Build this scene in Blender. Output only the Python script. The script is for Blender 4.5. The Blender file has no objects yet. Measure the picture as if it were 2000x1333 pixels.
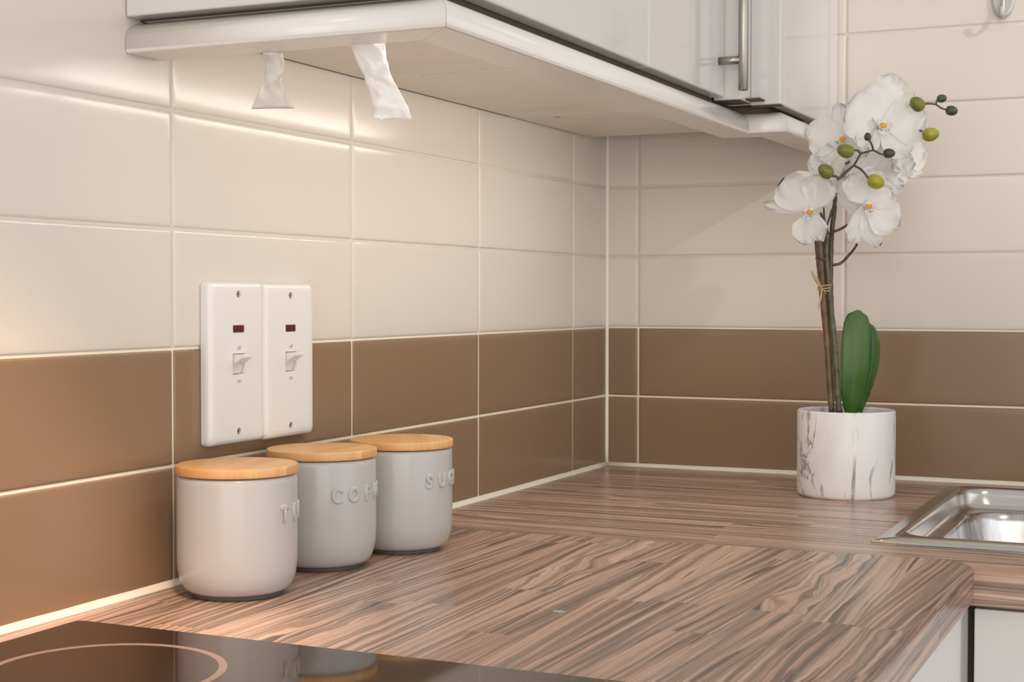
import bpy, bmesh, math, random
from math import sin, cos, pi, radians, floor
from mathutils import Vector, Matrix, noise
random.seed(7)
S = bpy.context.scene
COL = S.collection

# ------------------------------------------------------------------ camera
YAW, PITCH, ROLL = -0.4297, -0.0294, 0.0007
fw = Vector((sin(YAW) * cos(PITCH), cos(YAW) * cos(PITCH), sin(PITCH)))
r0 = Vector((cos(YAW), -sin(YAW), 0.0))
u0 = r0.cross(fw)
r1 = r0 * cos(ROLL) + u0 * sin(ROLL)
u1 = r1.cross(fw)
cam_d = bpy.data.cameras.new('camera')
cam = bpy.data.objects.new('camera', cam_d)
COL.objects.link(cam)
M = Matrix((r1, u1, -fw)).transposed().to_4x4()
M.translation = Vector((0.8171, -2.1213, 0.2518))
cam.matrix_world = M
cam_d.sensor_width = 36.0
cam_d.lens = 36.0 * 2979.37 / 2000.0
cam_d.clip_start = 0.05
S.camera = cam

# ------------------------------------------------------------------ view + world + lights
S.view_settings.view_transform = 'Standard'
S.view_settings.look = 'None'
S.view_settings.gamma = 1.0
S.view_settings.use_curve_mapping = False
S.view_settings.exposure = -0.05

W = bpy.data.worlds.new('room_ambience')
S.world = W
W.use_nodes = True
W.node_tree.nodes['Background'].inputs[0].default_value = (0.80, 0.80, 0.80, 1)
W.node_tree.nodes['Background'].inputs[1].default_value = 0.70

def area(name, loc, target, size, power, color, size_y=None):
    d = bpy.data.lights.new(name, 'AREA')
    d.energy = power
    d.color = color
    d.size = size
    if size_y:
        d.shape = 'RECTANGLE'
        d.size_y = size_y
    o = bpy.data.objects.new(name, d)
    COL.objects.link(o)
    o.location = loc
    o.rotation_euler = (Vector(target) - Vector(loc)).to_track_quat('-Z', 'Y').to_euler()
    return o

def spot(name, loc, target, power, color, radius, angle=110, blend=0.6):
    d = bpy.data.lights.new(name, 'SPOT')
    d.energy = power
    d.color = color
    d.shadow_soft_size = radius
    d.spot_size = radians(angle)
    d.spot_blend = blend
    o = bpy.data.objects.new(name, d)
    COL.objects.link(o)
    o.location = loc
    o.rotation_euler = (Vector(target) - Vector(loc)).to_track_quat('-Z', 'Y').to_euler()
    return o

# one warm cooker hood lamp, as a wide spot plus an added worktop glow
spot('hood_lamp', (0.29, -1.50, 0.472), (0.29, -1.50, 0.0), 0.22, (1.0, 0.72, 0.50), 0.022, 168, 0.12)
spot('hood_lamp', (0.36, -1.44, 0.70), (0.07, -1.25, 0.0), 32.0, (1.0, 0.66, 0.44), 0.04, 37, 1.0)  # added narrow spot for the worktop glow, no second lamp
# strip lights tucked behind the pelmet, under the wall cabinets
def strip(name, x, y0, y1, z, tilt, power, color):
    d = bpy.data.lights.new(name, 'AREA')
    d.shape = 'RECTANGLE'
    d.size, d.size_y = abs(y1 - y0), 0.014
    d.energy = power
    d.color = color
    o = bpy.data.objects.new(name, d)
    COL.objects.link(o)
    nz = -Vector((-sin(tilt), 0, -cos(tilt)))      # lamp shines along -Z of the object
    xx = Vector((0, 1, 0))
    o.matrix_world = Matrix.Translation((x, (y0 + y1) / 2, z)) @ Matrix((xx, nz.cross(xx), nz)).transposed().to_4x4()
strip('pelmet_strip_lamp', 0.236, -1.04, -0.27, 0.474, radians(22), 0.92, (1.0, 0.92, 0.83))
# ceiling lights of the room
area('ceiling_lamp_front', (1.05, -1.75, 1.45), (0.25, -0.4, 0.1), 0.5, 2.5, (1.0, 0.89, 0.79))
spot('ceiling_lamp_right', (1.90, -0.67, 1.30), (0.70, 0.0, 0.66), 48.0, (1.0, 0.92, 0.84), 0.012, 26, 1.0)
# daylight from the window behind and to the right of the camera
area('window_daylight', (2.9, -1.5, 0.35), (0.1, -0.6, 0.25), 3.0, 20.0, (0.97, 0.97, 1.0), 2.2)

# unseen fill light added behind the camera to brighten the back wall
area('added_fill_behind_camera', (1.3, -3.3, 0.40), (0.55, 0.0, 0.25), 2.2, 25.0, (1.0, 0.95, 0.88), 1.6)

# ------------------------------------------------------------------ materials
def mat(name, color, rough=0.5, metallic=0.0, coat=0.0, sub=0.0, spec=0.5):
    m = bpy.data.materials.new(name)
    m.use_nodes = True
    b = m.node_tree.nodes['Principled BSDF']
    b.inputs['Base Color'].default_value = (*color, 1)
    b.inputs['Roughness'].default_value = rough
    b.inputs['Metallic'].default_value = metallic
    b.inputs['Coat Weight'].default_value = coat
    b.inputs['Specular IOR Level'].default_value = spec
    if sub:
        b.inputs['Subsurface Weight'].default_value = sub
        b.inputs['Subsurface Radius'].default_value = (0.01, 0.009, 0.008)
    return m

class NT:
    def __init__(s, m):
        s.t = m.node_tree
        s.b = s.t.nodes['Principled BSDF']
    def n(s, kind, **kw):
        x = s.t.nodes.new(kind)
        for k, v in kw.items():
            setattr(x, k, v)
        return x
    def put(s, sock, v):
        if isinstance(v, (int, float)):
            sock.default_value = v
        elif isinstance(v, tuple):
            sock.default_value = v
        else:
            s.t.links.new(v, sock)
    def math(s, op, a, b=None, c=None):
        x = s.n('ShaderNodeMath', operation=op)
        s.put(x.inputs[0], a)
        if b is not None: s.put(x.inputs[1], b)
        if c is not None: s.put(x.inputs[2], c)
        return x.outputs[0]
    def vec(s, x, y, z):
        c = s.n('ShaderNodeCombineXYZ')
        for i, v in enumerate((x, y, z)): s.put(c.inputs[i], v)
        return c.outputs[0]
    def noise(s, v, scale=1.0, detail=2.0, rough=0.5, dist=0.0):
        x = s.n('ShaderNodeTexNoise')
        s.put(x.inputs['Vector'], v)
        x.inputs['Scale'].default_value = scale
        x.inputs['Detail'].default_value = detail
        x.inputs['Roughness'].default_value = rough
        x.inputs['Distortion'].default_value = dist
        return x.outputs['Fac']
    def ramp(s, f, stops):
        x = s.n('ShaderNodeValToRGB')
        s.put(x.inputs[0], f)
        e = x.color_ramp.elements
        while len(e) < len(stops): e.new(0.5)
        for i, (p, c) in enumerate(stops):
            e[i].position = p
            e[i].color = (c, c, c, 1) if isinstance(c, (int, float)) else (*c, 1)
        return x.outputs[0]
    def mix(s, f, a, b, blend='MIX'):
        x = s.n('ShaderNodeMix', data_type='RGBA', blend_type=blend)
        s.put(x.inputs[0], f)
        s.put(x.inputs[6], a if not isinstance(a, tuple) else (*a, 1))
        s.put(x.inputs[7], b if not isinstance(b, tuple) else (*b, 1))
        return x.outputs[2]
    def obj(s):
        return s.n('ShaderNodeTexCoord').outputs['Object']
    def sep(s, v):
        x = s.n('ShaderNodeSeparateXYZ')
        s.put(x.inputs[0], v)
        return x.outputs
    def bump(s, h, strength=0.2, dist=0.001):
        x = s.n('ShaderNodeBump')
        s.put(x.inputs['Height'], h)
        x.inputs['Strength'].default_value = strength
        x.inputs['Distance'].default_value = dist
        s.t.links.new(x.outputs[0], s.b.inputs['Normal'])
    def color(s, c): s.t.links.new(c, s.b.inputs['Base Color'])
    def rough(s, c): s.t.links.new(c, s.b.inputs['Roughness'])

def tile_mat(name, color, rough, var=0.04):
    m = mat(name, color, rough)
    t = NT(m)
    oi = t.n('ShaderNodeObjectInfo')
    k = t.math('MULTIPLY_ADD', oi.outputs['Random'], var, 1 - var / 2)
    x = t.n('ShaderNodeVectorMath', operation='SCALE')
    x.inputs[0].default_value = color
    t.put(x.inputs['Scale'], k)
    t.color(x.outputs[0])
    n = t.noise(t.obj(), 9.0, 1.0)
    t.bump(n, 0.25, 0.0012)
    return m

M_WTILE = tile_mat('glazed_cream_tile', (0.725, 0.668, 0.592), 0.19)
M_BTILE = tile_mat('glazed_brown_tile', (0.272, 0.176, 0.106), 0.20)
M_GROUT = mat('cream_grout', (0.86, 0.79, 0.65), 0.8)
_t = NT(M_GROUT)
_z = _t.sep(_t.obj())[2]
_t.color(_t.mix(_t.math('GREATER_THAN', _z, 0.2065), (0.88, 0.80, 0.64), (0.68, 0.62, 0.55)))
M_SILI = mat('cream_silicone', (0.92, 0.86, 0.74), 0.4)
M_PAINT = mat('wall_paint', (0.72, 0.68, 0.62), 0.8)
M_FLOOR = mat('floor_vinyl', (0.35, 0.30, 0.26), 0.6)
M_GLOSS = mat('gloss_white_foil', (0.71, 0.695, 0.675), 0.08)
M_MATTE = mat('white_melamine', (0.79, 0.745, 0.66), 0.38)
M_PELM = mat('pelmet_white', (0.82, 0.79, 0.75), 0.18)
M_SHADE = mat('painted_gap_shade', (0.10, 0.075, 0.055), 0.7)  # dark colour that paints in the shade of gaps and recesses
M_LID = None

def dirty(m, color, amt=0.12, scale=25):
    t = NT(m)
    o = t.sep(t.obj())
    v = t.vec(t.math('MULTIPLY', o[0], 0.6), o[1], o[2])
    f = t.ramp(t.noise(v, scale, 3.0, 0.6), [(0.55, 0.0), (0.75, 1.0)])
    t.color(t.mix(t.math('MULTIPLY', f, amt), color, tuple(c * 0.55 for c in color)))
dirty(M_MATTE, (0.79, 0.745, 0.66), 0.25, 12)

# steel
def steel(name, color, rough, sx, sy, sz, s=1.0):
    m = mat(name, color, rough, 1.0)
    t = NT(m)
    o = t.sep(t.obj())
    v = t.vec(t.math('MULTIPLY', o[0], sx), t.math('MULTIPLY', o[1], sy), t.math('MULTIPLY', o[2], sz))
    n = t.noise(v, 1.0, 2.0)
    t.bump(n, s, 0.0002)
    t.rough(t.math('MULTIPLY_ADD', n, 0.12, rough - 0.06))
    return m
M_STEEL = steel('brushed_steel', (0.62, 0.59, 0.55), 0.20, 30, 30, 400, 0.12)
M_NICKEL = steel('brushed_nickel', (0.40, 0.37, 0.33), 0.30, 900, 900, 12, 0.35)
M_HOOK = mat('grey_painted_metal', (0.50, 0.49, 0.48), 0.35, 0.3)
M_SCREW = mat('screw_steel', (0.45, 0.43, 0.40), 0.35, 1.0)

# worktop laminate: staves of streaky zebrano-like wood print
def wood(name, along):
    m = mat(name, (0.4, 0.25, 0.18), 0.27, spec=0.5)
    t = NT(m)
    o = t.sep(t.obj())
    U, V = (o[1], o[0]) if along == 'y' else (o[0], o[1])
    Zc = o[2]
    V = t.math('SUBTRACT', V, Zc)
    row = t.math('FLOOR', t.math('DIVIDE', V, 0.044))
    wn = t.n('ShaderNodeTexWhiteNoise', noise_dimensions='1D'); t.put(wn.inputs['W'], row)
    seg = t.math('FLOOR', t.math('ADD', t.math('DIVIDE', U, 0.34), t.math('MULTIPLY', wn.outputs['Value'], 7.3)))
    w2 = t.n('ShaderNodeTexWhiteNoise', noise_dimensions='2D')
    t.put(w2.inputs['Vector'], t.vec(row, seg, 0.0))
    c1 = w2.outputs['Value']
    cs = t.sep(w2.outputs['Color'])
    off = t.math('MULTIPLY', c1, 53.0)
    # warp of the figure, strong in some staves only
    wild = t.ramp(cs[1], [(0.62, 0.10), (0.98, 1.0)])
    wv = t.vec(t.math('MULTIPLY', U, 9.0), t.math('MULTIPLY', V, 24.0), off)
    warp = t.math('MULTIPLY', t.math('SUBTRACT', t.noise(wv, 1.0, 2.0), 0.5), t.math('MULTIPLY', wild, 0.052))
    slope = t.math('MULTIPLY', t.math('SUBTRACT', cs[2], 0.5), 0.10)
    V2 = t.math('ADD', t.math('ADD', V, warp), t.math('MULTIPLY', U, slope))
    fine = t.noise(t.vec(t.math('MULTIPLY', U, 2.6), t.math('MULTIPLY', V2, 280.0), off), 1.0, 3.0, 0.6)
    mid = t.noise(t.vec(t.math('MULTIPLY', U, 1.7), t.math('MULTIPLY', V2, 92.0), off), 1.0, 2.0, 0.55)
    broad = t.noise(t.vec(t.math('MULTIPLY', U, 2.6), t.math('MULTIPLY', V2, 62.0), off), 1.0, 2.0, 0.5)
    base = t.mix(cs[0], (0.40, 0.235, 0.165), (0.66, 0.44, 0.335))
    base = t.mix(t.ramp(mid, [(0.42, 0.0), (0.56, 1.0)]), t.mix(0.68, base, (0.19, 0.125, 0.095)), base)
    base = t.mix(t.ramp(fine, [(0.46, 0.0), (0.64, 0.75)]), base, (0.74, 0.53, 0.42))
    base = t.mix(t.ramp(fine, [(0.30, 0.75), (0.42, 0.0)]), base, (0.19, 0.12, 0.095))
    base = t.mix(t.ramp(broad, [(0.57, 0.0), (0.68, 0.70)]), base, (0.19, 0.14, 0.12))
    ln = t.noise(t.vec(t.math('MULTIPLY', U, 1.6), t.math('MULTIPLY', V2, 150.0), t.math('ADD', off, 4.0)), 1.0, 2.0, 0.5)
    base = t.mix(t.ramp(ln, [(0.56, 0.0), (0.64, 0.75)]), base, (0.13, 0.095, 0.08))
    streak = t.noise(t.vec(t.math('MULTIPLY', U, 6.0), t.math('MULTIPLY', V2, 130.0), t.math('ADD', off, 9.0)), 1.0, 1.0, 0.5)
    base = t.mix(t.ramp(streak, [(0.65, 0.0), (0.70, 0.85)]), base, (0.085, 0.068, 0.066))
    t.color(base)
    t.bump(fine, 0.05, 0.0003)
    t.rough(t.math('MULTIPLY_ADD', mid, 0.08, 0.24))
    return m
M_WOODY = wood('zebrano_laminate_lengthwise', 'y')
M_WOODX = wood('zebrano_laminate_crosswise', 'x')

# bamboo lids
def bamboo():
    m = mat('bamboo', (0.75, 0.42, 0.18), 0.42)
    t = NT(m)
    o = t.sep(t.obj())
    rot = t.math('ADD', t.math('MULTIPLY', o[0], 0.9), t.math('MULTIPLY', o[1], 0.35))
    row = t.math('FLOOR', t.math('DIVIDE', rot, 0.012))
    wn = t.n('ShaderNodeTexWhiteNoise', noise_dimensions='1D'); t.put(wn.inputs['W'], row)
    f = t.noise(t.vec(t.math('MULTIPLY', rot, 260.0), t.math('MULTIPLY', o[1], 12.0), t.math('MULTIPLY', wn.outputs['Value'], 9.0)), 1.0, 3.0)
    c = t.mix(wn.outputs['Value'], (0.74, 0.40, 0.16), (0.86, 0.54, 0.25))
    c = t.mix(t.ramp(f, [(0.35, 0.0), (0.65, 0.45)]), c, (0.60, 0.29, 0.10))
    t.color(c)
    return m
M_LID = bamboo()
M_CER = mat('white_glazed_stoneware', (0.52, 0.515, 0.505), 0.18)
M_BASE = mat('foot_contact_shade', (0.11, 0.10, 0.09), 0.8)  # near-black foot colour paints in the contact shadow below each canister
M_PLAST = mat('white_switch_plastic', (0.80, 0.785, 0.75), 0.22)
M_NEON = mat('neon_amber_window', (0.10, 0.014, 0.005), 0.15)
M_PRINT = mat('grey_print', (0.30, 0.29, 0.28), 0.6)
M_DARKIN = mat('slot_shade', (0.35, 0.32, 0.29), 0.6)

def marble():
    m = mat('white_marbled_ceramic', (0.85, 0.85, 0.83), 0.35)
    t = NT(m)
    o = t.sep(t.obj())
    v = t.vec(t.math('MULTIPLY', o[0], 1.0), t.math('MULTIPLY', o[1], 1.0), t.math('MULTIPLY', o[2], 0.28))
    n1 = t.noise(v, 30.0, 5.0, 0.62, 0.7)
    vein = t.ramp(t.math('ABSOLUTE', t.math('SUBTRACT', n1, 0.5)), [(0.0, 1.0), (0.030, 0.0)])
    patch = t.ramp(t.noise(t.vec(o[0], o[1], t.math('MULTIPLY', o[2], 0.5)), 22.0, 2.0), [(0.40, 0.0), (0.58, 1.0)])
    cloud = t.ramp(t.noise(v, 16.0, 4.0, 0.6, 0.6), [(0.50, 0.0), (0.75, 0.35)])
    f = t.math('MULTIPLY', vein, patch)
    c = t.mix(cloud, (0.86, 0.855, 0.84), (0.58, 0.56, 0.54))
    c = t.mix(t.math('MULTIPLY', f, 0.85), c, (0.16, 0.15, 0.14))
    t.color(c)
    return m
M_MARB = marble()
M_SOIL = mat('dark_soil', (0.045, 0.038, 0.03), 0.9)
M_PEB = mat('pale_pebble', (0.45, 0.43, 0.40), 0.6)

def petal_mat():
    m = mat('white_silk_petal', (0.94, 0.935, 0.92), 0.5, sub=0.0)
    t = NT(m)
    tr = t.n('ShaderNodeBsdfTranslucent')
    tr.inputs[0].default_value = (0.95, 0.94, 0.92, 1)
    mx = t.n('ShaderNodeMixShader')
    mx.inputs[0].default_value = 0.34
    t.t.links.new(t.b.outputs[0], mx.inputs[1])
    t.t.links.new(tr.outputs[0], mx.inputs[2])
    t.t.links.new(mx.outputs[0], t.t.nodes['Material Output'].inputs['Surface'])
    o = t.obj()
    t.bump(t.noise(o, 120.0, 2.0), 0.25, 0.001)
    return m
M_PETAL = petal_mat()
M_ORANGE = mat('orange_flower_heart', (0.90, 0.36, 0.02), 0.5)
M_SPECK = mat('dark_flower_speckle', (0.10, 0.08, 0.14), 0.6)
M_LIPC = mat('greenish_white_column', (0.80, 0.80, 0.70), 0.45)

def grad_mat(name, a, b, c, scale, rough=0.4):
    m = mat(name, a, rough)
    t = NT(m)
    f = t.noise(t.obj(), scale, 3.0, 0.6)
    t.color(t.mix(t.ramp(f, [(0.52, 0.0), (0.72, 1.0)]), t.mix(t.ramp(f, [(0.3, 0.0), (0.5, 1.0)]), a, b), c))
    t.bump(f, 0.3, 0.0008)
    return m
M_STEM = grad_mat('olive_stem', (0.060, 0.050, 0.028), (0.105, 0.095, 0.045), (0.16, 0.15, 0.08), 90)
M_TWIG = grad_mat('dark_twig', (0.050, 0.042, 0.026), (0.085, 0.07, 0.042), (0.13, 0.11, 0.07), 150)
M_CANE = grad_mat('brown_cane', (0.080, 0.050, 0.026), (0.16, 0.10, 0.045), (0.26, 0.16, 0.07), 60)
M_RAFF = mat('raffia', (0.52, 0.36, 0.20), 0.7)
M_BUDG = grad_mat('olive_bud', (0.10, 0.115, 0.022), (0.20, 0.22, 0.035), (0.36, 0.33, 0.04), 45, 0.28)
M_BUDY = grad_mat('yellow_green_bud', (0.24, 0.23, 0.03), (0.42, 0.37, 0.035), (0.52, 0.42, 0.05), 35, 0.28)
M_BUDD = grad_mat('dark_green_bud', (0.035, 0.045, 0.025), (0.06, 0.07, 0.04), (0.10, 0.11, 0.07), 80, 0.4)

def leaf_mat():
    m = mat('green_leaf', (0.05, 0.16, 0.02), 0.33)
    t = NT(m)
    o = t.sep(t.obj())
    n = t.noise(t.vec(t.math('MULTIPLY', o[0], 3.0), o[1], t.math('MULTIPLY', o[2], 0.4)), 14.0, 2.0)
    t.color(t.mix(t.ramp(n, [(0.35, 0.0), (0.7, 1.0)]), (0.022, 0.085, 0.010), (0.075, 0.175, 0.025)))
    return m
M_LEAF = leaf_mat()

def glass_black():
    m = mat('black_ceramic_glass', (0.018, 0.010, 0.007), 0.05)
    t = NT(m)
    f = t.ramp(t.noise(t.obj(), 160.0, 3.0, 0.7), [(0.66, 0.0), (0.80, 1.0)])
    t.color(t.mix(t.math('MULTIPLY', f, 0.35), (0.030, 0.016, 0.011), (0.20, 0.14, 0.11)))
    t.b.inputs['IOR'].default_value = 1.65
    return m
M_HOB = glass_black()
M_RING = mat('pale_printed_ring', (0.30, 0.22, 0.19), 0.3)

def plastic_clear():
    m = mat('clear_crinkled_film', (0.93, 0.92, 0.90), 0.18)
    t = NT(m)
    t.b.inputs['Transmission Weight'].default_value = 0.70
    t.b.inputs['IOR'].default_value = 1.18
    t.bump(t.noise(t.obj(), 130.0, 2.0), 0.5, 0.0015)
    return m
M_CLEAR = plastic_clear()
M_BAGW = mat('white_plastic_film', (0.90, 0.875, 0.84), 0.28)
NT(M_BAGW).bump(NT(M_BAGW).noise(NT(M_BAGW).obj(), 90.0, 2.0), 0.35, 0.0015)

# ------------------------------------------------------------------ mesh helpers
def obj(name, bm, m, parent=None, smooth=False, mats=None):
    me = bpy.data.meshes.new(name)
    if smooth:
        for f in bm.faces: f.smooth = True
    bm.normal_update()
    bm.to_mesh(me)
    bm.free()
    for x in (mats or [m]): me.materials.append(x)
    o = bpy.data.objects.new(name, me)
    COL.objects.link(o)
    if parent: o.parent = parent
    return o

def link_mesh(name, me, parent=None):
    o = bpy.data.objects.new(name, me)
    COL.objects.link(o)
    if parent: o.parent = parent
    return o

def thing(name, label, cat, loc=(0, 0, 0), rotz=0.0, group=None):
    o = bpy.data.objects.new(name, None)
    COL.objects.link(o)
    o.empty_display_size = 0.02
    o.location = loc
    o.rotation_euler = (0, 0, rotz)
    tag(o, label, cat, group)
    return o

def tag(o, label, cat=None, group=None):
    o['label'] = label
    if cat: o['category'] = cat
    if group: o['group'] = group
    return o

def struct(o):
    o['kind'] = 'structure'
    return o

def bx(bm, x0, x1, y0, y1, z0, z1, bev=0.0, seg=2):
    vs = [bm.verts.new(p) for p in ((x0, y0, z0), (x1, y0, z0), (x1, y1, z0), (x0, y1, z0),
                                    (x0, y0, z1), (x1, y0, z1), (x1, y1, z1), (x0, y1, z1))]
    fs = [bm.faces.new([vs[i] for i in q]) for q in ((0, 3, 2, 1), (4, 5, 6, 7), (0, 1, 5, 4), (1, 2, 6, 5), (2, 3, 7, 6), (3, 0, 4, 7))]
    if bev:
        es = list({e for f in fs for e in f.edges})
        bmesh.ops.bevel(bm, geom=es, offset=bev, segments=seg, profile=0.5, affect='EDGES')

def box(name, m, parent, x0, x1, y0, y1, z0, z1, bev=0.0, seg=2):
    bm = bmesh.new()
    bx(bm, x0, x1, y0, y1, z0, z1, bev, seg)
    return obj(name, bm, m, parent)

def lathe(bm, prof, n=64, cx=0, cy=0, close_bottom=True, close_top=False):
    rings = []
    for r, z in prof:
        rings.append([bm.verts.new((cx + r * cos(2 * pi * i / n), cy + r * sin(2 * pi * i / n), z)) for i in range(n)])
    for a, b in zip(rings, rings[1:]):
        for i in range(n):
            bm.faces.new((a[i], a[(i + 1) % n], b[(i + 1) % n], b[i]))
    if close_bottom: bm.faces.new(list(reversed(rings[0])))
    if close_top: bm.faces.new(rings[-1])
    return rings

def tube(bm, pts, radii, n=10, caps=True):
    pts = [Vector(p) for p in pts]
    if isinstance(radii, (int, float)): radii = [radii] * len(pts)
    prev = None
    rings = []
    for i, p in enumerate(pts):
        d = (pts[min(i + 1, len(pts) - 1)] - pts[max(i - 1, 0)]).normalized()
        if prev is None:
            a = d.orthogonal().normalized()
        else:
            a = (prev - d * prev.dot(d)).normalized()
        prev = a
        b = d.cross(a)
        rings.append([bm.verts.new(p + (a * cos(2 * pi * k / n) + b * sin(2 * pi * k / n)) * radii[i]) for k in range(n)])
    for a, b in zip(rings, rings[1:]):
        for k in range(n):
            bm.faces.new((a[k], a[(k + 1) % n], b[(k + 1) % n], b[k]))
    if caps:
        bm.faces.new(list(reversed(rings[0])))
        bm.faces.new(rings[-1])

def smooth_path(pts, sub=4):
    P = [Vector(p) for p in pts]
    out = []
    for i in range(len(P) - 1):
        p0, p1, p2, p3 = P[max(i - 1, 0)], P[i], P[i + 1], P[min(i + 2, len(P) - 1)]
        for k in range(sub):
            t = k / sub
            out.append(0.5 * ((2 * p1) + (-p0 + p2) * t + (2 * p0 - 5 * p1 + 4 * p2 - p3) * t * t + (-p0 + 3 * p1 - 3 * p2 + p3) * t ** 3))
    out.append(P[-1])
    return out

def rrect(x0, x1, y0, y1, r, k=6):
    pts = []
    for cx, cy, a0 in ((x1 - r, y1 - r, 0), (x0 + r, y1 - r, 90), (x0 + r, y0 + r, 180), (x1 - r, y0 + r, 270)):
        for i in range(k + 1):
            a = radians(a0 + 90 * i / k)
            pts.append((cx + r * cos(a), cy + r * sin(a)))
    return pts

def loft(bm, rings3, close_last=True, close_first=False, smooth=True):
    R = [[bm.verts.new(p) for p in ring] for ring in rings3]
    n = len(R[0])
    for a, b in zip(R, R[1:]):
        for i in range(n):
            f = bm.faces.new((a[i], a[(i + 1) % n], b[(i + 1) % n], b[i]))
            f.smooth = smooth
    if close_last: bm.faces.new(R[-1])
    if close_first: bm.faces.new(list(reversed(R[0])))
    return R

def boolean_cut(o, cutters):
    """cut the cutters out of o for good, and delete them"""
    for c in cutters:
        md = o.modifiers.new('cut', 'BOOLEAN')
        md.operation = 'DIFFERENCE'
        md.solver = 'EXACT'
        md.object = c
    bpy.context.view_layer.update()
    dg = bpy.context.evaluated_depsgraph_get()
    me = bpy.data.meshes.new_from_object(o.evaluated_get(dg))
    o.modifiers.clear()
    o.data = me
    for c in cutters:
        bpy.data.objects.remove(c, do_unlink=True)

def text_mesh(body, size, extrude, bevel, res=6):
    cu = bpy.data.curves.new('lettering', 'FONT')
    cu.body = body
    cu.size = size
    cu.extrude = extrude
    cu.bevel_depth = bevel
    cu.bevel_resolution = 3
    cu.resolution_u = res
    cu.align_x = 'CENTER'
    cu.align_y = 'CENTER'
    o = bpy.data.objects.new('lettering', cu)
    COL.objects.link(o)
    bpy.context.view_layer.update()
    me = bpy.data.meshes.new_from_object(o.evaluated_get(bpy.context.evaluated_depsgraph_get()))
    bpy.data.objects.remove(o, do_unlink=True)
    return me

# ------------------------------------------------------------------ room shell
TOP = 1.5
FLOOR = -0.90
G = 0.0016            # how far the grout sits behind the tile faces
wall_left = struct(box('wall_left', M_GROUT, None, -0.12, -G, -3.0, 0.12, FLOOR, TOP))
wall_left['label'] = 'left kitchen wall tiled in cream with two brown rows'
wall_back = struct(box('wall_back', M_GROUT, None, -G, 2.40, G, 0.12, FLOOR, TOP))
wall_back['label'] = 'back kitchen wall tiled in cream with two brown rows'
floor = struct(box('floor', M_FLOOR, None, -0.12, 2.40, -3.0, 0.12, FLOOR - 0.05, FLOOR))
floor['label'] = 'kitchen floor'

ROWS = [0.002, 0.104, 0.206, 0.310, 0.4125, 0.5135, 0.614, 0.716, 0.818, 0.920]
LCOL = [0.0, -0.1309, -0.4347, -0.7385, -1.0423, -1.3461, -1.65, -1.954]
BCOL = [0.0, 0.0495, 0.3533, 0.6571, 0.9609, 1.2647, 1.5685, 1.8723, 2.176]
HG = 0.00135
tile_cache = {}
def tile_mesh(w, h, m):
    """tile lying in local XY, glazed face towards +Z at z = 0"""
    key = (round(w, 4), round(h, 4), m.name)
    if key in tile_cache: return tile_cache[key]
    bm = bmesh.new()
    rings = []
    for ins, z, r in ((0, -0.006, 0.0010), (0, -0.0016, 0.0010), (0.0003, -0.0009, 0.0010), (0.0012, -0.00035, 0.0012), (0.0028, -0.00018, 0.0014), (0.0055, -0.00006, 0.0015), (0.0085, 0.0, 0.0016)):
        rings.append([(x, y, z) for x, y in rrect(-w / 2 + ins, w / 2 - ins, -h / 2 + ins, h / 2 - ins, r, 2)])
    loft(bm, rings)
    me = bpy.data.meshes.new('tile')
    bm.normal_update(); bm.to_mesh(me); bm.free()
    me.materials.append(m)
    tile_cache[key] = me
    return me

def lay_tiles(wall, cols, side):
    rnd = random.Random(3 if side == 'L' else 5)
    for ri in range(len(ROWS) - 1):
        z0, z1 = ROWS[ri] + HG, ROWS[ri + 1] - HG
        m = M_BTILE if ri < 2 else M_WTILE
        for ci in range(len(cols) - 1):
            a, b = sorted((cols[ci], cols[ci + 1]))
            a += HG; b -= HG
            me = tile_mesh(b - a, z1 - z0, m)
            o = link_mesh('tile', me, wall)
            j = rnd.uniform(-0.0003, 0.0001)
            t1, t2 = rnd.uniform(-0.0012, 0.0012), rnd.uniform(-0.002, 0.002)
            if side == 'L':
                o.matrix_local = Matrix.Translation((j, (a + b) / 2, (z0 + z1) / 2)) @ Matrix(((0, 0, 1), (1, 0, 0), (0, 1, 0))).to_4x4() @ Matrix.Rotation(t1, 4, 'Y') @ Matrix.Rotation(t2, 4, 'X')
            else:
                o.matrix_local = Matrix.Translation(((a + b) / 2, -j, (z0 + z1) / 2)) @ Matrix(((1, 0, 0), (0, 0, -1), (0, 1, 0))).to_4x4() @ Matrix.Rotation(t1, 4, 'Y') @ Matrix.Rotation(t2, 4, 'X')
lay_tiles(wall_left, LCOL, 'L')
lay_tiles(wall_back, BCOL, 'B')

# silicone beads: along the worktop on both walls, and up the corner
def bead(name, path, prof, label):
    """prof = list of (out from wall, up); path given as function of end points"""
    bm = bmesh.new()
    rings = []
    n = 46
    (p0, p1, out, up) = path
    p0, p1, out, up = map(Vector, (p0, p1, out, up))
    for i in range(n + 1):
        p = p0.lerp(p1, i / n)
        k = 1 + 0.16 * noise.noise(p * 30)
        rings.append([tuple(p + out * a * k + up * b * k) for a, b in prof])
    loft(bm, rings, True, True)
    bmesh.ops.recalc_face_normals(bm, faces=bm.faces)
    return struct(tag(obj(name, bm, M_SILI), label))
BP = [(-0.001, 0.0), (0.0062, 0.0), (0.0050, 0.0016), (0.0026, 0.0034), (0.0004, 0.0052), (-0.001, 0.0055)]
bead('trim_1', ((0, -1.95, 0.0001), (0, 0.0, 0.0001), (1, 0, 0), (0, 0, 1)), BP, 'cream silicone bead along the left wall and worktop')
bead('trim_2', ((0.0, 0, 0.0001), (2.18, 0, 0.0001), (0, -1, 0), (0, 0, 1)), BP, 'cream silicone bead along the back wall and worktop')
CP = [(-0.001, -0.001), (0.0034, -0.001), (0.0028, 0.0010), (0.0010, 0.0028), (-0.001, 0.0034)]
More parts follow.
